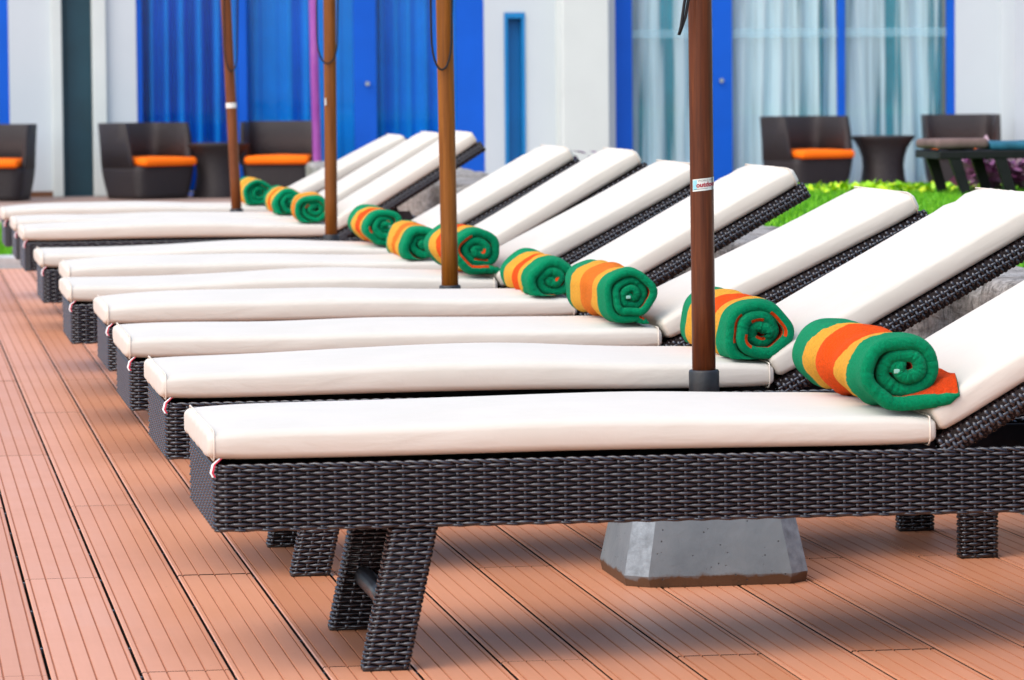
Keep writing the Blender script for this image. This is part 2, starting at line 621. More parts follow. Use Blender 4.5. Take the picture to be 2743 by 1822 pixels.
DX0, PITCH, GAP = .572, .1585, .0054
prof_g = (.065, .28, .5, .72, .935)
d = MB()
x = DX0 - 30 * PITCH
row = -30
while x < 2.595 - .02:
    xa, xb = x + GAP / 2, min(x + PITCH - GAP / 2, 2.597)
    wd = PITCH - GAP
    pr = [(xa, -.022), (xa, -.0025), (xa + .002, 0)]
    for q in prof_g:
        c = xa + q * wd
        if c + .003 < xb:
            pr += [(c - .0019, 0), (c - .0017, -.0022), (c + .0017, -.0022), (c + .0019, 0)]
    pr += [(xb - .002, 0), (xb, -.0025), (xb, -.022)]
    off = 7.13 if row % 2 else 8.52
    cuts = sorted([off + 2.84 * k_ for k_ in range(-5, 7)])
    cuts = [-3.0] + [c for c in cuts if -2.9 < c < 22.6] + [22.72]
    for ya, yb in zip(cuts[:-1], cuts[1:]):
        ya += .0035; yb -= .0035
        n = len(pr)
        V = [(px, ya, pz) for px, pz in pr] + [(px, yb, pz) for px, pz in pr]
        F = [(i, i + 1, n + i + 1, n + i) for i in range(n - 1)] + [tuple(range(n)), tuple(range(2 * n - 1, n - 1, -1))]
        dz = rng.normal(0, .0004)
        V = [(a, b, c + dz) for a, b, c in V]
        F = [tuple(reversed(f)) for f in F]
        b0 = d.n
        d.add(V, F)
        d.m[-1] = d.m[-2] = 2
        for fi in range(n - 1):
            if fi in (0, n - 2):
                d.m[len(d.m) - len(F) + fi] = 2  # board sides coloured dark to stand in for shade in the gaps
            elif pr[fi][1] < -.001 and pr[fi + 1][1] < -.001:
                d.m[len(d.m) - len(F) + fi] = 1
    x += PITCH
    row += 1
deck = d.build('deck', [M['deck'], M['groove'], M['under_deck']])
structure(deck, 'terracotta composite decking with grooved boards')
dc = MB()
for r_ in range(-4, 13):
    xg = DX0 + r_ * PITCH
    for k_ in range(60):
        yy = 5.2 + .47 * k_ + rng.normal(0, .03)
        if xg < 2.5:
            dc.box(xg - .0026, xg + .0026, yy, yy + .012, -.016, -.0045)
dc.build('clip', [M['clip']], deck)
ud = MB(); ud.box(-6, 2.6, -3, 22.7, -.069, -.03)
structure(ud.build('deck_joists', [M['under_deck']]))

kb = MB(); kb.box(-8, 2.55, 22.74, 23.05, -.068, .062, r=.012)
structure(kb.build('kerb', [M['pale_stone']]))
kb = MB(); kb.box(-8, 2.55, 27.6, 28.3, -.068, .055, r=.012)
structure(kb.build('path', [M['pale_stone']]))
gl = MB(); gl.box(-8, 2.55, 23.05, 27.6, -.068, .035)
structure(gl.build('lawn_strip', [M['turf']]))
pt = MB(); pt.box(-12, 24, 28.3, 36.4, -.068, 0)
structure(pt.build('patio', [M['patio']]))
lw = MB(); lw.box(3.05, 16, 4.5, 20.4, -.068, .472)
structure(lw.build('lawn', [M['turf']]))


def blades(name, x0, x1, y0, y1, z, n, h0, h1, wdt):
    px = rng.uniform(x0, x1, n); py = rng.uniform(y0, y1, n)
    an = rng.uniform(0, 2 * PI, n); h = rng.uniform(h0, h1, n)
    lx, ly = rng.normal(0, .35, n) * h, rng.normal(0, .35, n) * h
    V = np.empty((n, 3, 3))
    V[:, 0] = np.stack([px - np.cos(an) * wdt, py - np.sin(an) * wdt, np.full(n, z)], 1)
    V[:, 1] = np.stack([px + np.cos(an) * wdt, py + np.sin(an) * wdt, np.full(n, z)], 1)
    V[:, 2] = np.stack([px + lx, py + ly, z + h], 1)
    F = np.arange(n * 3).reshape(-1, 3)
    return link(name, mesh_of(name, V.reshape(-1, 3), F, M['grass'], False))


tag(blades('grass', 3.1, 6.4, 10.5, 19.2, .471, 60000, .012, .034, .004), 'short bright green grass on the raised lawn behind the stone wall', 'grass', kind='stuff')
tag(blades('grass', -.6, 1.6, 23.06, 27.55, .034, 22000, .03, .08, .006), 'green grass patch beyond the kerb at the end of the deck', 'grass', kind='stuff')

# ------------------------------------------------------------------ stone wall
sw = MB()
y = 4.6
si = 0
while y < 26.2:
    ln = rng.uniform(.7, 1.5)
    y1 = min(y + ln, 26.25)
    if 26.25 - y1 < .5:
        y1 = 26.25
    ztop = .50 + rng.uniform(-.03, .035)
    # one or two courses
    zs = [(-.06, ztop)] if rng.random() < .45 else [(-.06, .24 + rng.uniform(-.04, .04)), (None, ztop)]
    zb = None
    for (za, zt) in zs:
        za = zb + .012 if za is None else za
        dep = rng.uniform(.42, .52)
        V, F = round_box((dep, y1 - y - .015, zt - za), .035, 2, 5, 10, 4)
        V = np.array(V)
        nrm = V / (np.linalg.norm(V, axis=1)[:, None] + 1e-9)
        V = V + nrm * (lump(V, 100 + si, 9)[:, None] * .030 + lump(V, 300 + si, 34)[:, None] * .010)
        V[:, 0] = np.maximum(V[:, 0], -dep / 2 - .012)
        V += np.array([2.615 + dep / 2 + rng.uniform(0, .02), (y + y1) / 2, (za + zt) / 2])
        sw.add(V, F)
        zb = zt
        si += 1
    y = y1
o = sw.build('stone_wall', [M['stone']], smooth=True)
tag(o, 'low wall of rough grey brown stone blocks behind the loungers', 'stone wall')
cp = MB(); cp.box(2.95, 3.06, 4.6, 20.4, -.06, .47)
structure(cp.build('wall_backing', [M['pale_stone']]))

# ------------------------------------------------------------------ building (facade plane at Y = 36.5)
bld = empty('hotel_building', (6, 36.5, 0))
tag(bld, 'white rendered hotel block with blue framed curtained doors', 'building')
BY = 36.5


def bpart(mb, name, mats, parent=None, smooth=False):
    o_ = mb.build(name, mats, parent or bld, smooth)
    if parent is None:
        o_.matrix_parent_inverse = Matrix.Translation((-6, -36.5, 0))
    return o_


TOP = 2.9
wl = MB()
for (xa, xb) in ((1.04, 1.41), (1.89, 2.16), (5.27, 5.45), (5.64, 5.93), (6.34, 6.46), (9.61, 10.03)):
    wl.box(xa, xb, BY, BY + .30, 0, 2.35)
wl.box(5.45, 5.64, BY, BY + .30, 1.60, 2.35)
wl.box(5.45, 5.64, BY, BY + .30, 0, .12)
wl.box(-6, 18, BY, BY + .30, 2.352, TOP)
wl.box(-6, -1.4, BY, BY + .30, 0, 2.35)
wl.box(10.03, 18, BY - .5, BY + .30, 0, 2.35)
wl.box(1.41, 1.89, BY + .22, BY + .30, 0, 2.35)
bpart(wl, 'wall', [M['wall']])
cl = MB(); cl.box(5.92, 6.345, BY - .35, BY + .25, 0, 2.35, r=.015)
bpart(cl, 'column', [M['column']])
pl = MB(); pl.box(1.41, 1.502, BY - .06, BY + .2, 0, 2.35, r=.008); pl.box(1.77, 1.892, BY - .06, BY + .2, 0, 2.35, r=.008)
bpart(pl, 'door_post', [M['trim']])
td = MB(); td.box(1.502, 1.77, BY + .10, BY + .15, 0, 2.35); td.box(1.502, 1.53, BY + .02, BY + .099, 0, 2.35); td.box(1.545, 1.556, BY + .085, BY + .099, 0, 2.35)
tdo = bpart(td, 'door', [M['teal_door']])
sk = MB(); sk.box(1.04, 1.408, BY - .02, BY - .001, 0, .05)
bpart(sk, 'skirting', [M['skirting']])
nc = MB()
nc.box(5.45, 5.64, BY + .12, BY + .16, .12, 1.60)
nf = MB()
nf.box(5.452, 5.48, BY - .015, BY + .119, .122, 1.598); nf.box(5.61, 5.638, BY - .015, BY + .119, .122, 1.598); nf.box(5.481, 5.609, BY - .015, BY + .119, 1.55, 1.598)
nco = bpart(nc, 'shutter', [M['niche']])
bpart(nf, 'frame', [M['niche']], nco)
bk = MB(); bk.box(-1.4, 9.6, BY + 1.2, BY + 1.25, 0, 2.35); bk.box(-1.4, 9.6, BY + .31, BY + 1.19, 2.36, 2.4)
bpart(bk, 'room_back', [M['interior']])


def curtain(xa, xb, depth, pitch, seed, lean=0.0, dy=.17):
    g_ = np.random.default_rng(seed)
    n = int((xb - xa) / .012) + 1
    xs = np.linspace(xa, xb, n)
    ph = np.cumsum(g_.uniform(.55, 1.6, n)) * 2 * PI * ((xb - xa) / n) / pitch
    am = depth * (.55 + .45 * np.sin(np.cumsum(g_.normal(0, .25, n))))
    rows = 9
    V, F = [], []
    for r_ in range(rows):
        t = r_ / (rows - 1)
        z = .03 + 2.30 * (1 - t)
        k_ = 1.0 + .35 * (t - .5)
        V += [(x_ + lean * (t - .5) * math.sin(3 * x_), BY + dy + a_ * k_ * math.sin(p_ + .25 * t) + .02 * math.sin(2 * p_ * .37), z) for x_, p_, a_ in zip(xs, ph, am)]
    for r_ in range(rows - 1):
        for i in range(n - 1):
            a = r_ * n + i
            F.append((a, a + 1, a + n + 1, a + n))
    return V, F


def glazed(name, frames, panes, curt, cmat, gmat, knob, reflection_z, dy=.17):
    f = MB()
    for (xa, xb, d0) in frames:
        f.box(xa, xb, BY + .02 - d0, BY + .10, 0, 2.30, r=.006)
    f.box(frames[0][0], frames[-1][1], BY + .025, BY + .095, 2.301, 2.35)
    f.box(frames[0][0], frames[-1][1], BY + .025, BY + .095, 0.0, .02)
    fo = bpart(f, name, [M['blue_frame']])
    for (xa, xb) in panes:
        p = MB(); p.box(xa + .001, xb - .001, BY + .056, BY + .062, .021, 2.30)
        bpart(p, 'pane', [gmat], fo)
        if reflection_z:
            p = MB(); p.box(xa + .002, xb - .002, BY + .0535, BY + .0555, reflection_z[0], reflection_z[1])
            bpart(p, 'reflection_band', [M['painted_reflection']], fo)  # added strip, stands in for a reflected band across the glass
    for i, (xa, xb, dep, pit, sd_, ln) in enumerate(curt):
        V, F = curtain(xa, xb, dep, pit, sd_, ln, dy)
        bpart_me = mesh_of('curtain', V, F, M['sheer_lean'] if ln > .1 else cmat, True)
        link('curtain', bpart_me, fo)
        if cmat is M['sheer']:
            V, F = curtain(xa, xb, .015, .35, sd_ + 70, 0, .265)
            link('drape', mesh_of('drape', V, F, M['drape'], True), fo)
    for kx in knob:
        kn = MB(); kn.tube([(kx, BY + .02, .975), (kx, BY - .03, .975)], [.012, .02], 10)
        bpart(kn, 'knob', [M['knob']], fo)
    return fo


glazed('glazed_door', [(-1.4, -1.33, 0), (.95, 1.04, 0)], [(-1.33, .95)], [(-1.33, .95, .05, .16, 3, 0)], M['curtain_blue'], M['glass_blue'], [], None)
glazed('glazed_door', [(2.16, 2.21, 0), (3.06, 3.14, 0), (4.10, 4.30, 0), (5.02, 5.27, 0)], [(2.21, 3.06), (3.14, 4.10), (4.30, 5.02)],
       [(2.20, 3.08, .13, .15, 11, 0), (3.12, 4.12, .13, .17, 12, 0), (4.28, 5.04, .13, .15, 13, 0)], M['curtain_blue'], M['glass_blue'], [4.21], None, .25)
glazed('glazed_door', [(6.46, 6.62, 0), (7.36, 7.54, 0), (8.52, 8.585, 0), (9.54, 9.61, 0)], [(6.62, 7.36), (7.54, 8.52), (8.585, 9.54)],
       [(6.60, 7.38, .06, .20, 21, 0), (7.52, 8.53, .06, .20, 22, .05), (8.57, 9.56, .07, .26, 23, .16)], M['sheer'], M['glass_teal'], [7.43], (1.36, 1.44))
rf = MB(); rf.box(-6.5, 18.5, BY - .03, BY + 2.5, TOP + .003, TOP + .2)
bpart(rf, 'roof', [M['wall']])


# ------------------------------------------------------------------ tub chairs and hourglass tables
def make_chair():
    t = empty('tub_chair')
    # seat body: rounded square tub, narrow foot, swelling to the seat
    b = MB()
    prof = [(0, .272), (.05, .282), (.15, .302), (.24, .315), (.285, .318)]
    seg = 36
    V, F = [], []
    for z, r_ in prof:
        for k_ in range(seg):
            a = 2 * PI * k_ / seg
            e = 2 / 6.5
            V.append((r_ * abs(math.cos(a)) ** e * (1 if math.cos(a) > 0 else -1), r_ * abs(math.sin(a)) ** e * (1 if math.sin(a) > 0 else -1), z))
    for i in range(len(prof) - 1):
        for k_ in range(seg):
            a, b2 = i * seg + k_, i * seg + (k_ + 1) % seg
            F.append((a, b2, b2 + seg, a + seg))
    F.append(tuple(range(seg - 1, -1, -1)))
    F.append(tuple((len(prof) - 1) * seg + k_ for k_ in range(seg)))
    b.add(V, F)
    b.build('seat_base', [M['wicker_far']], t, True)
    # back shell: rises round the back (+y) and both sides, falls towards the front
    V, F = [], []
    n = 49
    for i in range(n):
        a = R(-18) + (PI + R(36)) * i / (n - 1)
        e = 2 / 6.5
        cx, cy = math.cos(a), math.sin(a)
        ux, uy = abs(cx) ** e * (1 if cx > 0 else -1), abs(cy) ** e * (1 if cy > 0 else -1)
        s = max(0, cy)
        top = .285 + (.655 - .285) * min(1, max(0.0, (cy + .30) / .22)) ** .9
        for (rr, z) in ((.318, .27), (.325, .27 + (top - .27) * .5), (.335, top), (.300, top), (.285, .27 + (top - .27) * .5), (.28, .27)):
            V.append((ux * rr, uy * rr + .012 * (z - .27), z))
    for i in range(n - 1):
        for q in range(6):
            a, b2 = i * 6 + q, i * 6 + (q + 1) % 6
            F.append((a, a + 6, b2 + 6, b2))
    F.append((0, 1, 2, 3, 4, 5)); F.append(tuple((n - 1) * 6 + q for q in range(5, -1, -1)))
    s_ = MB(); s_.add(V, F)
    s_.build('backrest', [M['wicker_far']], t, True)
    V, F = round_box((.60, .60, .072), .034, 3, 6, 6, 1)
    V = np.array(V)
    e = np.abs(V[:, :2]).max(1) / .30
    V[:, 2] += .012 * (1 - e)
    V[:, 0] *= .93
    V += np.array([0, -.06, .322])
    # keep the cushion inside the shell at the back
    V[:, 1] = np.minimum(V[:, 1], .26)
    c_ = MB(); c_.add(V, F)
    c_.build('seat_cushion', [M['orange']], t, True)
    return t


ch = make_chair()
chairs = [
    (.87, 35.55, R(-14), 'dark wicker tub chair with orange cushion cut off by the left picture edge'),
    (2.19, 35.6, R(32), 'dark wicker tub chair with orange cushion between teal door and hourglass table'),
    (3.36, 35.75, R(-12), 'dark wicker tub chair with orange cushion behind the slim mauve post'),
    (8.0, 35.5, R(20), 'dark wicker tub chair with orange cushion before the pale sheer curtains'),
    (9.42, 35.6, R(-8), 'dark wicker tub chair with orange cushion behind the black garden lounger'),
]
for i, (x_, y_, a_, lb) in enumerate(chairs):
    o = ch if i == 0 else copy_tree(ch)
    o.location = (x_, y_, 0)
    o.rotation_euler = (0, 0, a_)
    tag(o, lb, 'chair', 'dark wicker tub chairs along the hotel front')


def make_table():
    b = MB()
    prof = [(0, .215), (.01, .22), (.10, .195), (.20, .183), (.28, .19), (.36, .215), (.42, .25), (.455, .28), (.47, .285), (.475, .27)]
    seg = 36
    V, F = [], []
    for z, r_ in prof:
        V += [(r_ * math.cos(2 * PI * k_ / seg), r_ * math.sin(2 * PI * k_ / seg), z) for k_ in range(seg)]
    for i in range(len(prof) - 1):
        for k_ in range(seg):
            a, b2 = i * seg + k_, i * seg + (k_ + 1) % seg
            F.append((a, b2, b2 + seg, a + seg))
    F.append(tuple(range(seg - 1, -1, -1)))
    F.append(tuple((len(prof) - 1) * seg + k_ for k_ in range(seg)))
    b.add(V, F)
    return b.build('wicker_table', [M['wicker_far']], None, True)


tb = make_table()
tb.location = (2.80, 35.7, 0)
tag(tb, 'dark hourglass wicker table before the blue curtained door', 'table', 'hourglass wicker tables')
t2 = tb.copy(); C.objects.link(t2); t2.location = (8.71, 35.6, 0)
tag(t2, 'dark hourglass wicker table before the pale curtained door', 'table', 'hourglass wicker tables')

mp = MB(); mp.tube([(3.425, 33.4, 0), (3.44, 33.4, .3), (3.425, 33.4, 1.0), (3.41, 33.4, 2.4)], [.036, .036, .034, .032], 14)
tag(mp.build('mauve_post', [M['mauve']], None, True), 'slim mauve and pink painted post before the blue door', 'post')


# ------------------------------------------------------------------ plants
def leafy(name, mat, cx, cy, z, rx, ry, h, n, size, label, cat='plant', kind=None):
    V, F = [], []
    for i in range(n):
        px, py = cx + rng.normal(0, .42) * rx, cy + rng.normal(0, .42) * ry
        px, py = min(max(px, cx - rx), cx + rx), min(max(py, cy - ry), cy + ry)
        pz = z + abs(rng.normal(.45, .3)) * h
        a, tl = rng.uniform(0, 2 * PI), rng.uniform(.1, 1.2)
        L, W = size * rng.uniform(.6, 1.3), size * rng.uniform(.22, .42)
        dx = np.array([math.cos(a) * math.cos(tl), math.sin(a) * math.cos(tl), math.sin(tl)])
        sx = np.array([-math.sin(a), math.cos(a), 0])
        p0 = np.array([px, py, pz])
        b0 = len(V)
        V += [p0, p0 + dx * L * .4 + sx * W, p0 + dx * L - np.array([0, 0, L * .2]), p0 + dx * L * .4 - sx * W]
        F.append((b0, b0 + 1, b0 + 2, b0 + 3))
    for k_ in range(8):
        a = rng.uniform(0, 2 * PI)
        q = np.array([cx + rng.normal(0, .3) * rx, cy + rng.normal(0, .3) * ry, z - .03])
        b0 = len(V)
        V += [q, q + (.006, 0, 0), q + (.02 * math.cos(a), .02 * math.sin(a), h * .8)]
        F.append((b0, b0 + 1, b0 + 2))
    o_ = link(name, mesh_of(name, V, F, mat, False))
    tag(o_, label, cat, kind=kind)
    return o_


leafy('leafy_ground_cover', M['lime'], 4.58, 18.8, .465, .60, .42, .034, 520, .050, 'lime green leafy ground cover along the far edge of the lawn', 'ground cover', 'stuff')
leafy('striped_plant', M['pink'], 5.06, 18.6, .46, .16, .14, .17, 150, .10, 'pink and purple leaved plant between the black lounger legs', 'plant')
leafy('striped_plant', M['pink'], 5.27, 18.6, .46, .12, .14, .17, 110, .10, 'pink leaved plant at the right edge behind the black lounger', 'plant')
leafy('purple_plant', M['purple'], 3.06, 24.2, .52, .20, .18, .09, 120, .08, 'dark purple leaved plant on the wall below the narrow teal shutter', 'plant')
leafy('purple_plant', M['purple'], 3.55, 20.9, .47, .28, .2, .13, 120, .08, 'dark purple leaved plant under the pale curtains left of the mahogany pole', 'plant')

# ------------------------------------------------------------------ black garden lounger on the lawn
bl = empty('black_lounger', (4.665, 18.0, .473))
tag(bl, 'black slatted garden lounger with splayed legs on the lawn at the right edge', 'sun lounger')
fr = MB()
for yy in (0, .42):
    fr.box(0, 1.75, yy, yy + .03, .168, .205, r=.006)
fr.box(0, .04, .031, .419, .170, .20); fr.box(1.71, 1.75, .031, .419, .170, .20)
fr.build('frame', [M['black_wood']], bl)
sl = MB()
for k_ in range(16):
    sl.box(.06 + .103 * k_, .135 + .103 * k_, .032, .418, .18, .20)
sl.build('slats', [M['black_wood']], bl)
for (lx_, dx_) in ((.075, .055), (.285, .055), (1.15, .055), (1.5, .055)):
    for yy in (.004, .424):
        lg = MB()
        V = [(lx_ - .028, yy, .170), (lx_ + .028, yy, .170), (lx_ + dx_ + .022, yy, 0), (lx_ + dx_ - .022, yy, 0)]
        V += [(a, b + .024, c) for a, b, c in V]
        lg.add(V, [(0, 1, 2, 3), (7, 6, 5, 4), (0, 4, 5, 1), (1, 5, 6, 2), (2, 6, 7, 3), (3, 7, 4, 0)])
        lg.build('leg', [M['black_wood']], bl)


def rolled_pad(name, x0, x1, y0, y1, z, h, mat, label, seed):
    V, F = round_box((x1 - x0, y1 - y0, h), h * .45, 3, 12, 8, 1)
    V = np.array(V)
    V[:, 2] += lump(V, seed, 14) * .012
    V[:, 1] += lump(V, seed + 1, 9) * .015
    V += np.array([(x0 + x1) / 2, (y0 + y1) / 2, z + h / 2 + .012])
    m_ = MB(); m_.add(V, F)
    o_ = m_.build(name, [mat], None, True)
    return tag(o_, label, 'pad')


rolled_pad('folded_pad', 4.655, 4.90, 18.02, 18.40, .672, .045, M['brown_fabric'], 'dusty brown folded pad on the end of the black lounger', 5)
rolled_pad('folded_pad', 4.905, 5.40, 18.02, 18.40, .672, .036, M['blue_fabric'], 'blue folded pad on the black lounger at the right edge', 8)

# ------------------------------------------------------------------ sun loungers
LX0, LX1, LW = -.975, .975, .585           # local frame, origin under the middle of the lounger
ZB, ZT = .252, .366


def poly_me(mb, name, mats, smooth=True):
    return mesh_of(name, mb.v, mb.f, mats, smooth, mb.m)


def frame_mesh():
    fn, P = round_rect_path(LX1 - LX0, LW, .018)

    def surf(u, v):
        xy, nn = fn(u)
        pos = np.column_stack([xy, ZB + v])
        return pos, np.column_stack([nn, np.zeros(len(u))]), np.tile((0, 0, 1.), (len(u), 1))
    V, F = weave(surf, P, 212, ZT - ZB - .006, 15, True, amp=.0031, th=.0023, spn=6)
    mb = MB()
    mb.add(V.tolist(), F.tolist(), 0)
    # braided rim: two strands crossing along the top edge, and one along the bottom
    n = 212 * 4
    s = np.arange(n) / n * P
    for off, zc, ri, az in ((0, ZT - .003, .0036, .0022), (PI, ZT - .003, .0036, .0022), (0, ZB + .0005, .003, .0006)):
        xy, nn = fn(s)
        ph = s / P * 212 * PI + off
        c = np.column_stack([xy - nn * (.004 + .0045 * np.cos(ph))[:, None], zc + az * np.sin(ph)])
        K = 6
        up = np.array([0, 0, 1.])
        ring = np.empty((n, K, 3))
        for q in range(K):
            a = 2 * PI * q / K
            ring[:, q] = c + np.column_stack([nn, np.zeros(n)]) * (ri * math.cos(a)) + up * (ri * math.sin(a))
        i = np.arange(n); i2 = (i + 1) % n
        Fr = []
        for q in range(K):
            q2 = (q + 1) % K
            Fr.append(np.stack([i * K + q, i2 * K + q, i2 * K + q2, i * K + q2], 1))
        mb.add(ring.reshape(-1, 3).tolist(), np.concatenate(Fr).tolist(), 0)
    # solid core behind the weave: four rails
    t, e = .036, .0035
    y0, y1 = -LW / 2 + e, LW / 2 - e
    x0, x1 = LX0 + e, LX1 - e
    z0, z1 = ZB + .002, ZT - .007
    mb.box(x0, x1, y0, y0 + t, z0, z1, 1); mb.box(x0, x1, y1 - t, y1, z0, z1, 1)
    mb.box(x0, x0 + t, y0 + t, y1 - t, z0, z1, 1); mb.box(x1 - t, x1, y0 + t, y1 - t, z0, z1, 1)
    return poly_me(mb, 'frame', [M['wicker'], M['wicker_dark']])


def leg_mesh(xt, xb, ysgn):
    """one woven leg, top centre xt at z=ZB, bottom centre xb on the ground"""
    fn, P = round_rect_path(.080, .036, .008)
    yc = ysgn * (LW / 2 - .018 - .004)

    def surf(u, v):
        xy, nn = fn(u)
        cx = xb + (xt - xb) * (v / ZB)
        pos = np.column_stack([xy[:, 0] + cx, xy[:, 1] + yc, v])
        vd = np.tile(((xt - xb) / ZB, 0, 1.), (len(u), 1))
        return pos, np.column_stack([nn, np.zeros(len(u))]), vd
    V, F = weave(surf, P, 10, ZB - .006, 31, True, amp=.0026, th=.0022, spn=6, stake_w=.003)
    mb = MB()
    V[:, 2] += .003
    mb.add(V.tolist(), F.tolist(), 0)
    for (z0, z1) in ((0.0, ZB),):
        v = []
        for z in (z0, z1):
            cx = xb + (xt - xb) * (z / ZB)
            for (a, b) in ((-.037, -.015), (.037, -.015), (.037, .015), (-.037, .015)):
                v.append((cx + a, yc + b, z))
        mb.add(v, [(3, 2, 1, 0), (4, 5, 6, 7), (0, 1, 5, 4), (1, 2, 6, 5), (2, 3, 7, 6), (3, 0, 4, 7)], 1)
    # foot pad
    mb.box(xb - .040, xb + .040, yc - .018, yc + .018, 0, .006, 1)
    return poly_me(mb, 'leg', [M['wicker'], M['dark_metal']])


def rail_mesh(length, axis='x', rad=.0205):
    fn, P = round_rect_path(2 * rad, 2 * rad, .014)

    def surf(u, v):
        xy, nn = fn(u)
        z0 = np.zeros(len(u))
        if axis == 'x':
            return np.column_stack([v, xy]), np.column_stack([z0, nn]), np.tile((1., 0, 0), (len(u), 1))
        return np.column_stack([xy[:, 1], v, xy[:, 0]]), np.column_stack([nn[:, 1], z0, nn[:, 0]]), np.tile((0, 1., 0), (len(u), 1))
    nv = int(round(length / .0098))
    V, F = weave(surf, P, 12, length, nv, True, amp=.0019, th=.0022, spn=4, stake_w=.003)
    mb = MB()
    mb.add(V.tolist(), F.tolist(), 0)
    k_ = rad - .0015
    if axis == 'x':
        mb.box(.002, length - .002, -k_, k_, -k_, k_, 1)
    else:
        mb.box(-k_, k_, .002, length - .002, -k_, k_, 1)
    return mb


def pad_mesh(L, W, T, seed, crown=.009, wave=.004, nx=44, curl=0.0, slump=0.0, bulge=0.0):
    V, F = round_box((L, W, T), .0125, 4, nx, 16, 2)
    V = np.array(V)
    fx, fy, fz = V[:, 0] / (L / 2), V[:, 1] / (W / 2), V[:, 2] / (T / 2)
    top = (fz + 1) / 2
    # crowned top, soft bulging sides, pinched corners
    V[:, 2] += top * crown * (1 - np.abs(fy) ** 2.6) * (1 - np.abs(fx) ** 10)
    V[:, 1] += np.sign(fy) * .0045 * (1 - fz ** 2) * (np.abs(fy) ** 8)
    pinch = (np.abs(fx) ** 14) * (np.abs(fy) ** 10)
    V[:, 2] -= pinch * .006 * fz
    p = V.copy()
    w1 = lump(p * np.array([1, .25, 0]), seed, 5.5, 4)
    w2 = lump(p * np.array([1, .6, 0]), seed + 50, 14, 4)
    V[:, 2] += (1 - np.abs(fx) ** 6) * (w1 * wave * 1.7 + w2 * wave * .35) * (.35 + .65 * top)
    V[:, 1] += lump(p, seed + 90, 9) * .0022
    end = np.clip(-fx - .82, 0, 1) / .18
    V[:, 2] += curl * end ** 2
    # puckers along the end seams
    e2 = np.clip(np.abs(fx) - .9, 0, 1) / .1
    V[:, 0] += np.sign(fx) * .0025 * e2 * np.sin(p[:, 1] * 70 + seed)
    # buckles across the far end
    V[:, 2] += bulge * np.exp(-((fx - .15) / .5) ** 2) * (.35 + .65 * top) * (1 - .4 * fy ** 2)
    V[:, 2] += slump * np.exp(-((fx - .8) / .12) ** 2) * np.sin(p[:, 0] * 120 + p[:, 1] * 30) * top
    V[:, 2] += T / 2
    return mesh_of('pad', V, F, M['canvas'])


def piping_mesh(L, W, T, sx):
    """seam rib round one end of a cushion"""
    x_ = sx * (L / 2 - .0118)
    fn, P = round_rect_path(W + .0105, T + .0012, .0135)
    n = 64
    xy, nn = fn(np.arange(n) / n * P)
    K = 6
    V, F = [], []
    for i in range(n):
        y_, z_ = xy[i]
        z_ += T / 2 + (.0012 if z_ > 0 else 0)
        for q in range(K):
            a = 2 * PI * q / K
            V.append((x_ + .0017 * math.cos(a), y_ + nn[i][0] * .0017 * math.sin(a), z_ + nn[i][1] * .0017 * math.sin(a)))
    for i in range(n):
        j = (i + 1) % n
        for q in range(K):
            q2 = (q + 1) % K
            F.append((i * K + q, j * K + q, j * K + q2, i * K + q2))
    return mesh_of('seam', V, F, M['seam'])


SEAT_L, SEAT_T, PW = 1.292, .050, .578
BACK_L, BACK_T = .699, .053
seat_me = [pad_mesh(SEAT_L, PW, SEAT_T, 10 + 7 * i, wave=wv, curl=0 * cv, bulge=.016) for i, (wv, cv) in enumerate(((.0045, .004), (.004, .002), (.006, 0), (.0065, .003), (.0075, .006)))]
back_me = [pad_mesh(BACK_L, PW, BACK_T, 200 + 9 * i, wave=.0035, nx=24, slump=sl_) for i, sl_ in enumerate((.0, .0035, .0, .0015))]
HX, HZ = .315, .364                          # hinge of the backrest, local


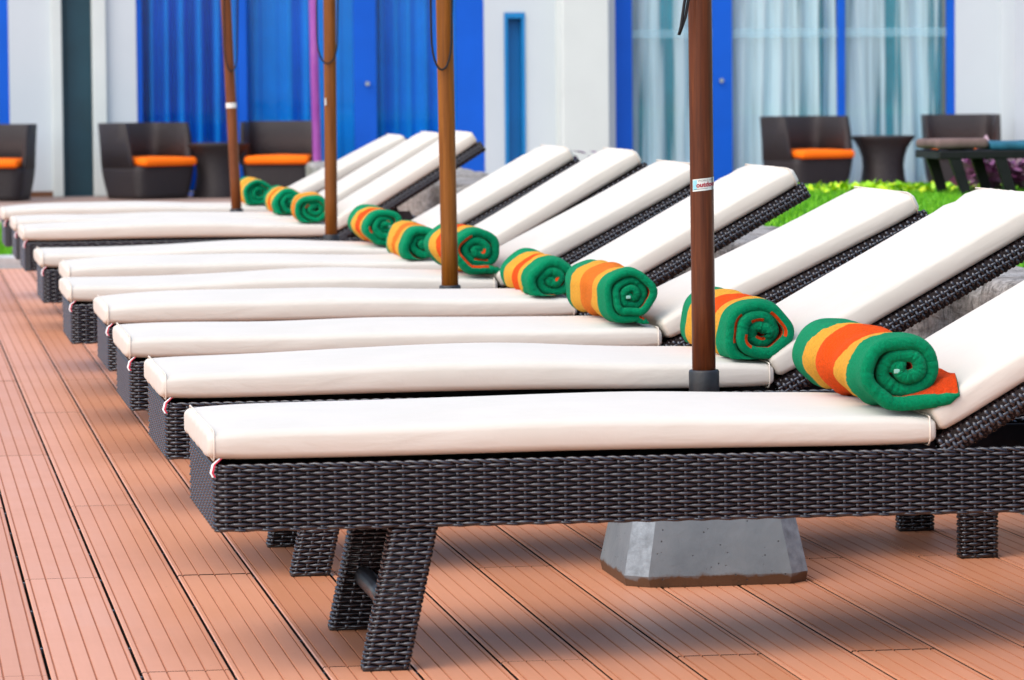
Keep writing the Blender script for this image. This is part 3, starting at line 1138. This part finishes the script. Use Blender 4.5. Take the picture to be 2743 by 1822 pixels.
def make_lounger():
    t = empty('sun_lounger')
    link('frame', frame_mesh(), t)
    pf = MB()
    pf.box(LX0 + .041, .33, -LW / 2 + .041, LW / 2 - .041, ZT - .022, ZT - .012)
    pf.build('platform', [M['wicker_dark']], t)
    for sg in (-1, 1):
        link('leg', leg_mesh(LX0 + .347, LX0 + .293, sg), t)
    for sg in (-1, 1):
        link('leg', leg_mesh(LX0 + 1.722, LX0 + 1.722, sg), t)
    cb = MB(); cb.tube([(LX0 + .318, -LW / 2 + .03, .10), (LX0 + .318, LW / 2 - .03, .10)], .019, 16)
    cb.build('crossbar', [M['dark_metal']], t, True)
    # seat cushion
    mt = link('mattress', seat_me[0], t, (LX0 - .013 + SEAT_L / 2, 0, ZT + .008))
    for sx in (-1, 1):
        link('seam', piping_mesh(SEAT_L, PW, SEAT_T, sx), mt)
    # backrest assembly turns about the hinge
    br = rail_mesh(.722)
    v0 = np.array(br.v)
    mbk = MB()
    for yy in (-LW / 2 + .022, LW / 2 - .022):
        mbk.add(v0 + np.array([0, yy, 0]), br.f)
    nf_ = len(br.f)
    mbk.m = list(br.m) * 2
    tr_ = rail_mesh(LW - .09, 'y')
    vt = np.array(tr_.v) + np.array([.700, -LW / 2 + .045, 0])
    n0 = len(mbk.m)
    mbk.add(vt, tr_.f)
    mbk.m[n0:] = tr_.m
    mbk.box(.03, .68, -LW / 2 + .045, LW / 2 - .045, -.004, .010, 1)
    link('backrest', poly_me(mbk, 'backrest', [M['wicker'], M['wicker_dark']]), t, (HX, 0, HZ), (0, -R(28), 0))
    bp = link('back_mattress', back_me[0], t, (HX, 0, HZ), (0, -R(28), 0))
    bp.data = back_me[0]
    link('seam', piping_mesh(BACK_L, PW, BACK_T, 1), bp)
    # props that hold the backrest up
    for yy in (-LW / 2 + .075, LW / 2 - .075):
        p = MB()
        V = [(.26, -.009, -.02), (.31, -.009, -.02), (.425, -.009, -.24), (.375, -.009, -.24)]
        V += [(a, .009, c) for a, b, c in V]
        p.add(V, [(0, 1, 2, 3), (7, 6, 5, 4), (0, 4, 5, 1), (1, 5, 6, 2), (2, 6, 7, 3), (3, 7, 4, 0)])
        p.build('prop', [M['bracket']], t, False, (HX, yy, HZ + .13))
    # tie tag hanging from the near corner of the cushion
    tg = MB()
    pts = [(LX0 + .006, -LW / 2 + .004, ZT + .012), (LX0 - .006, -LW / 2 + .002, ZT + .002), (LX0 - .010, -LW / 2 - .001, ZT - .012), (LX0 - .006, -LW / 2 - .002, ZT - .020)]
    for mi_, o_ in ((0, 0), (1, .0044)):
        V = []
        for (a, b, c) in pts:
            a, b = a + o_ * .8, b - o_ * .25
            V += [(a, b, c), (a + .0040 * .8, b - .0040 * .25, c), (a + .0040 * .8, b - .0040 * .25 + .0012, c), (a, b + .0012, c)]
        F = []
        for i in range(3):
            for q in range(4):
                F.append((i * 4 + q, i * 4 + (q + 1) % 4, i * 4 + 4 + (q + 1) % 4, i * 4 + 4 + q))
        F += [(3, 2, 1, 0), (12, 13, 14, 15)]
        tg.add(V, F, mi_)
    tg.build('tie_tag', [M['tag_white'], M['tag_red']], t)
    return t


# near-side Y, foot-end shift, turn, backrest angle, seat variant, back variant
LOUNGERS = [
    (7.055, .003, 0.0, 30.0, 0, 0, 'nearest sun lounger with its whole woven side and splayed front legs in view'),
    (8.44, .012, 0.0, 28.3, 1, 1, 'second sun lounger from the camera, just behind the mahogany pole on the grey concrete base'),
    (9.70, .011, 0.0, 25.4, 2, 0, 'third sun lounger from the camera, under the towel with a short drooping green tail'),
    (11.05, .030, 0.0, 28.4, 3, 3, 'fourth sun lounger from the camera, just in front of the thick amber pole'),
    (12.22, -.018, 0.0, 27.5, 4, 0, 'fifth sun lounger from the camera, just behind the thick amber pole'),
    (13.38, .027, 0.0, 29.5, 3, 2, 'sixth sun lounger from the camera, second one behind the thick amber pole'),
    (14.50, -.018, 0.0, 28.8, 4, 3, 'seventh sun lounger from the camera, last one before the gap in the row'),
    (16.95, -.003, 0.0, 31.2, 1, 0, 'eighth sun lounger from the camera, first one beyond the gap in the row'),
    (18.05, -.005, 0.0, 29.5, 2, 1, 'ninth sun lounger from the camera, just in front of the leaning brown pole'),
    (19.45, -.014, 0.0, 26.6, 3, 2, 'farthest sun lounger, behind the leaning brown pole'),
]
proto = make_lounger()


def set_back(o, ang, sv, bv):
    a = R(ang + .5)
    for c in o.children:
        nm = c.name.split('.')[0]
        if nm == 'mattress':
            c.data = seat_me[sv]
        elif nm == 'backrest':
            c.rotation_euler = (0, -a, 0)
        elif nm == 'back_mattress':
            c.data = back_me[bv]
            c.rotation_euler = (0, -a, 0)
            ox, oz = .015 + BACK_L / 2, .0245
            c.location = (HX + ox * math.cos(a) - oz * math.sin(a), 0, HZ + ox * math.sin(a) + oz * math.cos(a))


made = []
for i, (y0, dx, tz, ang, sv, bv, lb) in enumerate(LOUNGERS):
    o = proto if i == 0 else copy_tree(proto)
    o.location = (.54 + dx + .975, y0 + LW / 2, 0)
    o.rotation_euler = (0, 0, tz)
    set_back(o, ang, sv, bv)
    tag(o, lb, 'sun lounger', 'wicker sun loungers with off-white cushions in a row on the deck')
    made.append(o)


# ------------------------------------------------------------------ rolled towels
def make_towel(seed, Rx, Rz, length, turns, tail, tail_rise, near_orange, mat, taper=.10, back_peek=(), tail_twist=0.0, skew=0.0):
    """spiral roll along +Y, near end at y=0, resting on z=0; its loose end leaves at the bottom towards +X"""
    g_ = np.random.default_rng(seed)
    ns = 190
    a_end = -PI / 2
    th_tot = turns * 2 * PI
    t = np.linspace(0, 1, ns)
    ang = a_end - th_tot * (1 - t)
    r0 = .10
    pitch = (1 - r0) / turns
    rr = r0 + (1 - r0) * t
    # soft, slightly squashed and lumpy spiral; the heart is an S-fold
    lob = 1 + .03 * np.sin(5 * ang + g_.random() * 6) + .045 * np.sin(3 * ang + g_.random() * 6) * t + .09 * np.sin(2 * ang + g_.random() * 6) * (1 - t)
    px, pz = Rx * rr * lob * np.cos(ang), Rz * rr * lob * np.sin(ang)
    band = (Rx + Rz) / 2 * pitch * .49          # half thickness
    ex, ez = Rx * g_.uniform(-.10, .14), Rz * g_.uniform(-.04, .16)
    px, pz = px + ex * (1 - t) ** .8, pz + ez * (1 - t) ** .8
    # flatten against the cushion
    low = -Rz * .93 * (rr / 1.0)
    pz = np.maximum(pz, low)
    cx, cz = list(px), list(pz)
    if tail > 0:
        m = 26
        x0, z0 = cx[-1], cz[-1]
        for k_ in range(1, m + 1):
            q = k_ / m
            cx.append(x0 + tail * q)
            cz.append(z0 + tail_rise * max(0, (q - .25) / .75) ** 1.3 + .002 * math.sin(6 * q))
    # centre S-fold
    m = 16
    hx, hz = cx[0], cz[0]
    pre = [(hx * (1 - k_ / m) - Rx * .10 * math.sin(PI * k_ / m) * np.sign(hx + 1e-6) - (Rx * .16) * (k_ / m) * np.sign(hx + 1e-6), hz * (1 - .8 * k_ / m) + Rz * .05 * math.sin(2 * PI * k_ / m)) for k_ in range(m, 0, -1)]
    cx = [p[0] for p in pre] + cx
    cz = [p[1] for p in pre] + cz
    P = np.column_stack([cx, cz])
    N = len(P)
    T = np.gradient(P, axis=0)
    T /= np.linalg.norm(T, axis=1)[:, None] + 1e-9
    Nn = np.column_stack([T[:, 1], -T[:, 0]])      # outward for a counter-clockwise spiral
    # the band's own cross-section: outer face, far hem, inner face, near hem
    ny = 40
    ys = np.linspace(0, 1, ny)
    hem = [(-.35, -.95), (-1.0, -.4), (-1.0, .4), (-.35, .95)]
    sec = [(0.0 + 0, y_, 1.0) for y_ in ys]
    frac = np.linspace(0, 1, N)
    ring_n = ny + 4 + ny + 4
    V = np.empty((N, ring_n, 3)); UV = np.empty((N, ring_n, 2))
    edge0 = .007 * np.sin(frac * turns * 4.2 + g_.random() * 6) + .006 * (1 - frac) * 1.2 + g_.normal(0, .0007, N)
    edge1 = .008 * np.sin(frac * turns * 3.4 + g_.random() * 6)
    fold = np.array([g_.uniform(.4, 1, 7), g_.uniform(3, 9, 7), g_.uniform(0, 6, 7)])
    arc = np.concatenate([[0], np.cumsum(np.linalg.norm(np.diff(P, axis=0), axis=1))])
    outer_wrap = np.clip((frac - .62) / .1, 0, 1)
    for i in range(N):
        thk = band * (.88 if i > N - 12 and tail > 0 else 1.0)
        if tail > 0 and i > N - 6:
            thk *= max(.35, (N - i) / 6)
        col = []
        L0, L1 = edge0[i], length + edge1[i]
        yy = L0 + (L1 - L0) * ys
        wr = np.zeros(ny)
        for a_, fq, p_ in fold.T:
            wr += a_ * np.sin(yy * fq * 9 - arc[i] * (16 + 5 * fq) * .55 + p_)
        wr = wr / 7 * .026 * outer_wrap[i] * np.sin(PI * ys) ** .5
        waist = 1 - taper * np.sin(PI * np.clip(ys * 1.15 - .1, 0, 1)) ** 1.5
        c2 = P[i][None, :] * waist[:, None] + np.array([0, -Rz * .93 * (1 - 1)])
        base = np.column_stack([c2[:, 0], yy, c2[:, 1]])
        if tail > 0 and i >= N - 26:
            q_ = (i - (N - 27)) / 26
            sl = np.clip(ys * length / .026, 0, 1)
            base[:, 2] += q_ ** 1.2 * tail_twist * sl
            base[:, 1] -= q_ * tail_twist * .75 * (1 - np.clip(ys * 3, 0, 1))
        nv3 = np.array([Nn[i, 0], 0, Nn[i, 1]])
        out = base + nv3 * (thk + wr)[:, None]
        inn = base - nv3 * (thk - np.clip(wr, -.001, .002))[:, None]
        # far hem (y=1): from outer to inner ; near hem (y=0): inner to outer
        far = [base[-1] + np.array([0, thk * .9 * math.cos(b_), 0]) + nv3 * thk * math.sin(b_) for b_ in (R(60), R(20), R(-20), R(-60))]
        near = [base[0] - np.array([0, thk * .9 * math.cos(b_), 0]) + nv3 * thk * math.sin(b_) for b_ in (R(-60), R(-20), R(20), R(60))]
        V[i] = np.concatenate([out, far, inn[::-1], near])
        sk = skew * P[i, 1] / Rz * np.sin(PI * ys) ** .7
        UV[i] = np.column_stack([np.full(ring_n, arc[i]), np.concatenate([ys + sk, np.ones(4), (ys + sk)[::-1], np.zeros(4)])])
    i = np.arange(N - 1)
    F, fm = [], []
    for q in range(ring_n):
        q2 = (q + 1) % ring_n
        F.append(np.stack([i * ring_n + q, i * ring_n + q2, (i + 1) * ring_n + q2, (i + 1) * ring_n + q], 1))
        inner = ny + 4 <= q < 2 * ny + 3
        mi = np.zeros(N - 1, int)
        if inner:
            mi[:] = 1
        elif q >= ny - 1:
            mi[:] = 2
            # now and then the orange reverse shows at the near hem
            if q == 2 * ny + 4:
                for (a0, a1) in back_peek:
                    mi[(frac[:-1] > a0) & (frac[:-1] < a1)] = 1
        fm.append(mi)
    Fq = np.concatenate(F).tolist()
    fm = np.concatenate(fm).tolist()
    Fq.append(tuple(range(ring_n - 1, -1, -1))); fm.append(2)
    Fq.append(tuple((N - 1) * ring_n + q for q in range(ring_n))); fm.append(2)
    VV = V.reshape(-1, 3)
    VV[:, 2] += lump(VV, seed, 28, 4) * .0032 + lump(VV, seed + 11, 90, 4) * .0010
    VV[:, 0] += lump(VV, seed + 5, 25, 4) * .0032 + lump(VV, seed + 15, 90, 4) * .0010
    body = np.repeat(np.arange(N) < N - 27, ring_n)
    lowest = VV[body, 2].min()
    VV[:, 2] -= lowest
    VV[:, 2] = np.maximum(VV[:, 2], .0015)
    o_ = link('rolled_towel', mesh_of('rolled_towel', VV, Fq, [mat, M['towel_back'], M['towel_hem']], True, fm, UV.reshape(-1, 2)))
    return o_, (cx, cz, lowest)


TOWELS = [
    # x, seed, Rx, Rz, turns, tail, rise, peek, yaw, material, label
    (1.772, 1, .071, .062, 2.35, .098, .016, (), 2, 'towel', 'rolled striped towel with an orange lined loose end on the nearest lounger'),
    (1.815, 2, .076, .066, 2.6, 0, 0, ((.25, .32), (.45, .50), (.56, .61), (.72, .80), (.86, .93)), 4, 'towel', 'rolled striped towel with orange lining peeping from its windings beside the mahogany pole'),
    (1.765, 3, .066, .062, 3.0, .042, -.012, ((.93, .96),), 0, 'towel_yellow', 'rolled striped towel with a short drooping green tail on the third lounger'),
    (1.795, 4, .070, .056, 2.2, 0, 0, ((.20, .30),), 3, 'towel', 'rolled striped towel with a small orange spot in its heart on the fourth lounger'),
    (1.755, 5, .074, .066, 2.4, .07, .0, ((.22, .30), (.52, .58), (.74, .93)), -2, 'towel', 'rolled striped towel with long red orange streaks behind the thick amber pole'),
    (1.735, 6, .066, .060, 2.2, 0, 0, (), 4, 'towel_yellow', 'rolled striped towel with brightest yellow bands half hidden left of the amber pole'),
    (1.745, 7, .070, .060, 2.4, .03, .0, ((.3, .36), (.8, .83)), 1, 'towel', 'rolled striped towel with a pale tag bump in its heart on the seventh lounger'),
    (1.735, 8, .070, .062, 2.6, 0, 0, ((.5, .54),), 9, 'towel_yellow', 'rolled striped towel touching the second farthest pole on its left side'),
    (1.745, 9, .070, .060, 2.3, 0, 0, (), 2, 'towel', 'rolled striped towel in the middle of the farthest three'),
    (1.735, 10, .070, .062, 3.0, 0, 0, (), 0, 'towel', 'farthest rolled striped towel, beside the leaning brown pole'),
]
for i, (tx, sd_, rx_, rz_, tu, tl, ri, pk, yw, mt_, lb) in enumerate(TOWELS):
    o, (cx, cz, lowest) = make_towel(sd_, rx_, rz_, .575, tu, tl, ri, 0, M[mt_], back_peek=pk, tail_twist=.034 if i == 0 else .0, skew=(.14, .10, .09, .05, .03, .05, .06, .03, .05, .06)[i])
    o.location = (tx - .008, LOUNGERS[i][0] + .022, ZT + .008 + SEAT_T + .0075)
    o.rotation_euler = (0, 0, -R(yw) * .4)
    tag(o, lb, 'towel', 'rolled green yellow and orange towels on the loungers')
    if i in (0, 2, 6):
        tgm = MB()
        tgm.box(cx[3] - .003, cx[3] + .008, -.0085, -.004, cz[3] - lowest - .003, cz[3] - lowest + .005, r=.0018)
        tgm.build('care_tag', [M['towel_tag']], o)


# ------------------------------------------------------------------ parasols
def make_parasol(name, bx, by, bot, top_at, rad, mat, label, base_c, loops, tape=None):
    """bot, top_at: points the pole axis passes through, in world metres"""
    t = empty(name, (base_c[0], base_c[1], 0))
    tag(t, label, 'parasol', 'parasols standing between the loungers')
    off = np.array([base_c[0], base_c[1], 0])
    b_, t_ = np.array(bot) - off, np.array(top_at) - off
    dr_ = (t_ - b_) / (t_[2] - b_[2])
    pts = [b_ + dr_ * (z - b_[2]) for z in np.linspace(.30, 2.45, 9)]
    p = MB(); p.tube(pts, rad, 28)
    po = p.build('pole', [M[mat]], t, True)
    # weighted base: a truncated pyramid with chamfered corners
    bm_ = MB()
    lv = [(.0, .186, .042), (.022, .190, .042), (.285, .138, .036), (.292, .132, .034)]
    V = []
    for z, h, c in lv:
        V += [(-h + c, -h, z), (h - c, -h, z), (h, -h + c, z), (h, h - c, z), (h - c, h, z), (-h + c, h, z), (-h, h - c, z), (-h, -h + c, z)]
    F = []
    for k_ in range(len(lv) - 1):
        for q in range(8):
            F.append((k_ * 8 + q, k_ * 8 + (q + 1) % 8, k_ * 8 + 8 + (q + 1) % 8, k_ * 8 + 8 + q))
    F.append(tuple(range(7, -1, -1))); F.append(tuple(24 + q for q in range(8)))
    bm_.add([(a, b * .98, c) for a, b, c in V], F)
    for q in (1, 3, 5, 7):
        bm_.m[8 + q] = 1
    bm_.build('base', [M['concrete'], M['pale_chamfer']], t)
    s_ = MB()
    s0 = b_ + dr_ * (.29 - b_[2]); s1 = b_ + dr_ * (.425 - b_[2])
    s_.tube([s0, s1 - dr_ * .004, s1], [rad + .0072, rad + .0072, rad + .0055], 28)
    s_.build('socket', [M['socket']], t, True)
    for lp in loops:
        r_ = MB(); r_.tube([np.array(q) - off for q in lp], .0032, 7)
        r_.build('rope', [M['rope']], t, True)
    if tape:
        z, h = tape
        q = b_ + dr_ * (z - b_[2])
        r_ = MB(); r_.tube([q, q + dr_ * h], rad + .0012, 28, cap=False)
        r_.build('tape', [M['white_tape']], t, True)
    return t


def uloop(xa, xb, y, zb, ztop, dy=-.03, skew=0):
    pts = []
    w_ = (xb - xa) / 2
    xc = (xa + xb) / 2
    hs = .12
    for z in np.linspace(ztop, zb + hs, 6)[:-1]:
        pts.append((xa + .006 * math.sin(z * 9), y + dy, z))
    for k_ in range(13):
        a = PI * k_ / 12
        pts.append((xc - w_ * math.cos(a) + skew * math.sin(a), y + dy - .004 * math.sin(a), zb + hs - hs * math.sin(a) ** .8))
    for z in np.linspace(zb + hs, ztop, 6)[1:]:
        pts.append((xb - .005 * math.sin(z * 8), y + dy, z))
    return pts


P4 = make_parasol('parasol', 0, 0, (1.6485, 8.29, .40), (1.644, 8.29, 1.185), .0243, 'wood_near',
                  'nearest parasol with mahogany pole, printed sticker and grey concrete base', (1.642, 8.285),
                  [[(1.624, 8.262, 1.9), (1.621, 8.26, 1.4), (1.609, 8.258, 1.20), (1.598, 8.257, 1.13), (1.5935, 8.257, 1.113), (1.596, 8.258, 1.118), (1.608, 8.259, 1.15), (1.617, 8.26, 1.20), (1.622, 8.26, 1.5), (1.626, 8.262, 1.9)]])
P3 = make_parasol('parasol', 0, 0, (1.605, 11.86, .43), (1.596, 11.86, 1.255), .0245, 'wood_mid',
                  'parasol with thick amber pole and a long black rope loop, second from the camera', (1.603, 11.86),
                  [uloop(1.553, 1.613, 11.86, 1.052, 2.2)])
P2 = make_parasol('parasol', 0, 0, (1.682, 15.85, .41), (1.686, 15.85, 1.33), .0243, 'wood_far',
                  'parasol with orange brown pole and rope loop in the gap of the row', (1.683, 15.85),
                  [uloop(1.632, 1.712, 15.85, 1.086, 2.2)])
P1 = make_parasol('parasol', 0, 0, (1.59, 19.16, .42), (1.553, 19.16, 1.396), .0240, 'wood_brown',
                  'farthest parasol with leaning brown pole and a white band', (1.603, 19.16),
                  [uloop(1.542, 1.602, 19.16, 1.066, 2.2)], (.895, .024))
t_ = MB()
t_.box(1.660 - 1.683, 1.666 - 1.683, -.0262, -.0236, .925, .953)
t_.build('sticker', [M['white_tape']], P2)

# printed sticker on the nearest pole: a bent label with its lettering
RAD = .0243
FACE = math.atan2(-8.29, -1.6465)            # direction from the pole to the photographer's side


def bend(px, pz, lift):
    """label coordinates (metres along the skin, height) -> parasol space"""
    tilt = .10
    zz = .807 + pz + px * tilt
    a = FACE + px / RAD
    return ((1.6462 - 1.642) + (RAD + lift) * math.cos(a), .005 + (RAD + lift) * math.sin(a), zz)


def strip(x0, x1, z0, z1, lift, mb, mi):
    n = 14
    V, F = [], []
    for k_ in range(n + 1):
        q = x0 + (x1 - x0) * k_ / n
        V += [bend(q, z0, lift), bend(q, z1, lift)]
    for k_ in range(n):
        F.append((2 * k_, 2 * k_ + 2, 2 * k_ + 3, 2 * k_ + 1))
    mb.add(V, F, mi)


st = MB()
strip(-.021, .043, -.0125, .0125, .0004, st, 0)
strip(-.020, -.010, -.0095, .0105, .0006, st, 1)
strip(.0225, .0275, -.0122, .0122, .0006, st, 2)
strip(-.018, .012, -.0088, -.0080, .0007, st, 2)
sto = st.build('sticker', [M['label_silver'], M['label_cyan'], M['label_dark']], P4, True)


def lettering(text, size, x0, z0, mat, lift, stretch=1.0, bold=0.0):
    cu = bpy.data.curves.new('text', 'FONT')
    cu.body = text
    cu.size = size
    cu.offset = bold
    tob = bpy.data.objects.new('text', cu)
    C.objects.link(tob)
    bpy.context.view_layer.update()
    dg = bpy.context.evaluated_depsgraph_get()
    me = bpy.data.meshes.new_from_object(tob.evaluated_get(dg))
    bpy.data.objects.remove(tob)
    for v in me.vertices:
        v.co = bend(x0 + v.co.x * stretch, z0 + v.co.y, lift)
    me.materials.clear()
    me.materials.append(mat)
    me.name = 'lettering'
    return link('lettering', me, sto)


lettering('outdoor', .0135, -.0115, -.0045, M['label_red'], .0009, 1.0, .0005)
lettering('WORLD OF', .0052, -.008, .0066, M['label_grey'], .0009, 1.15)
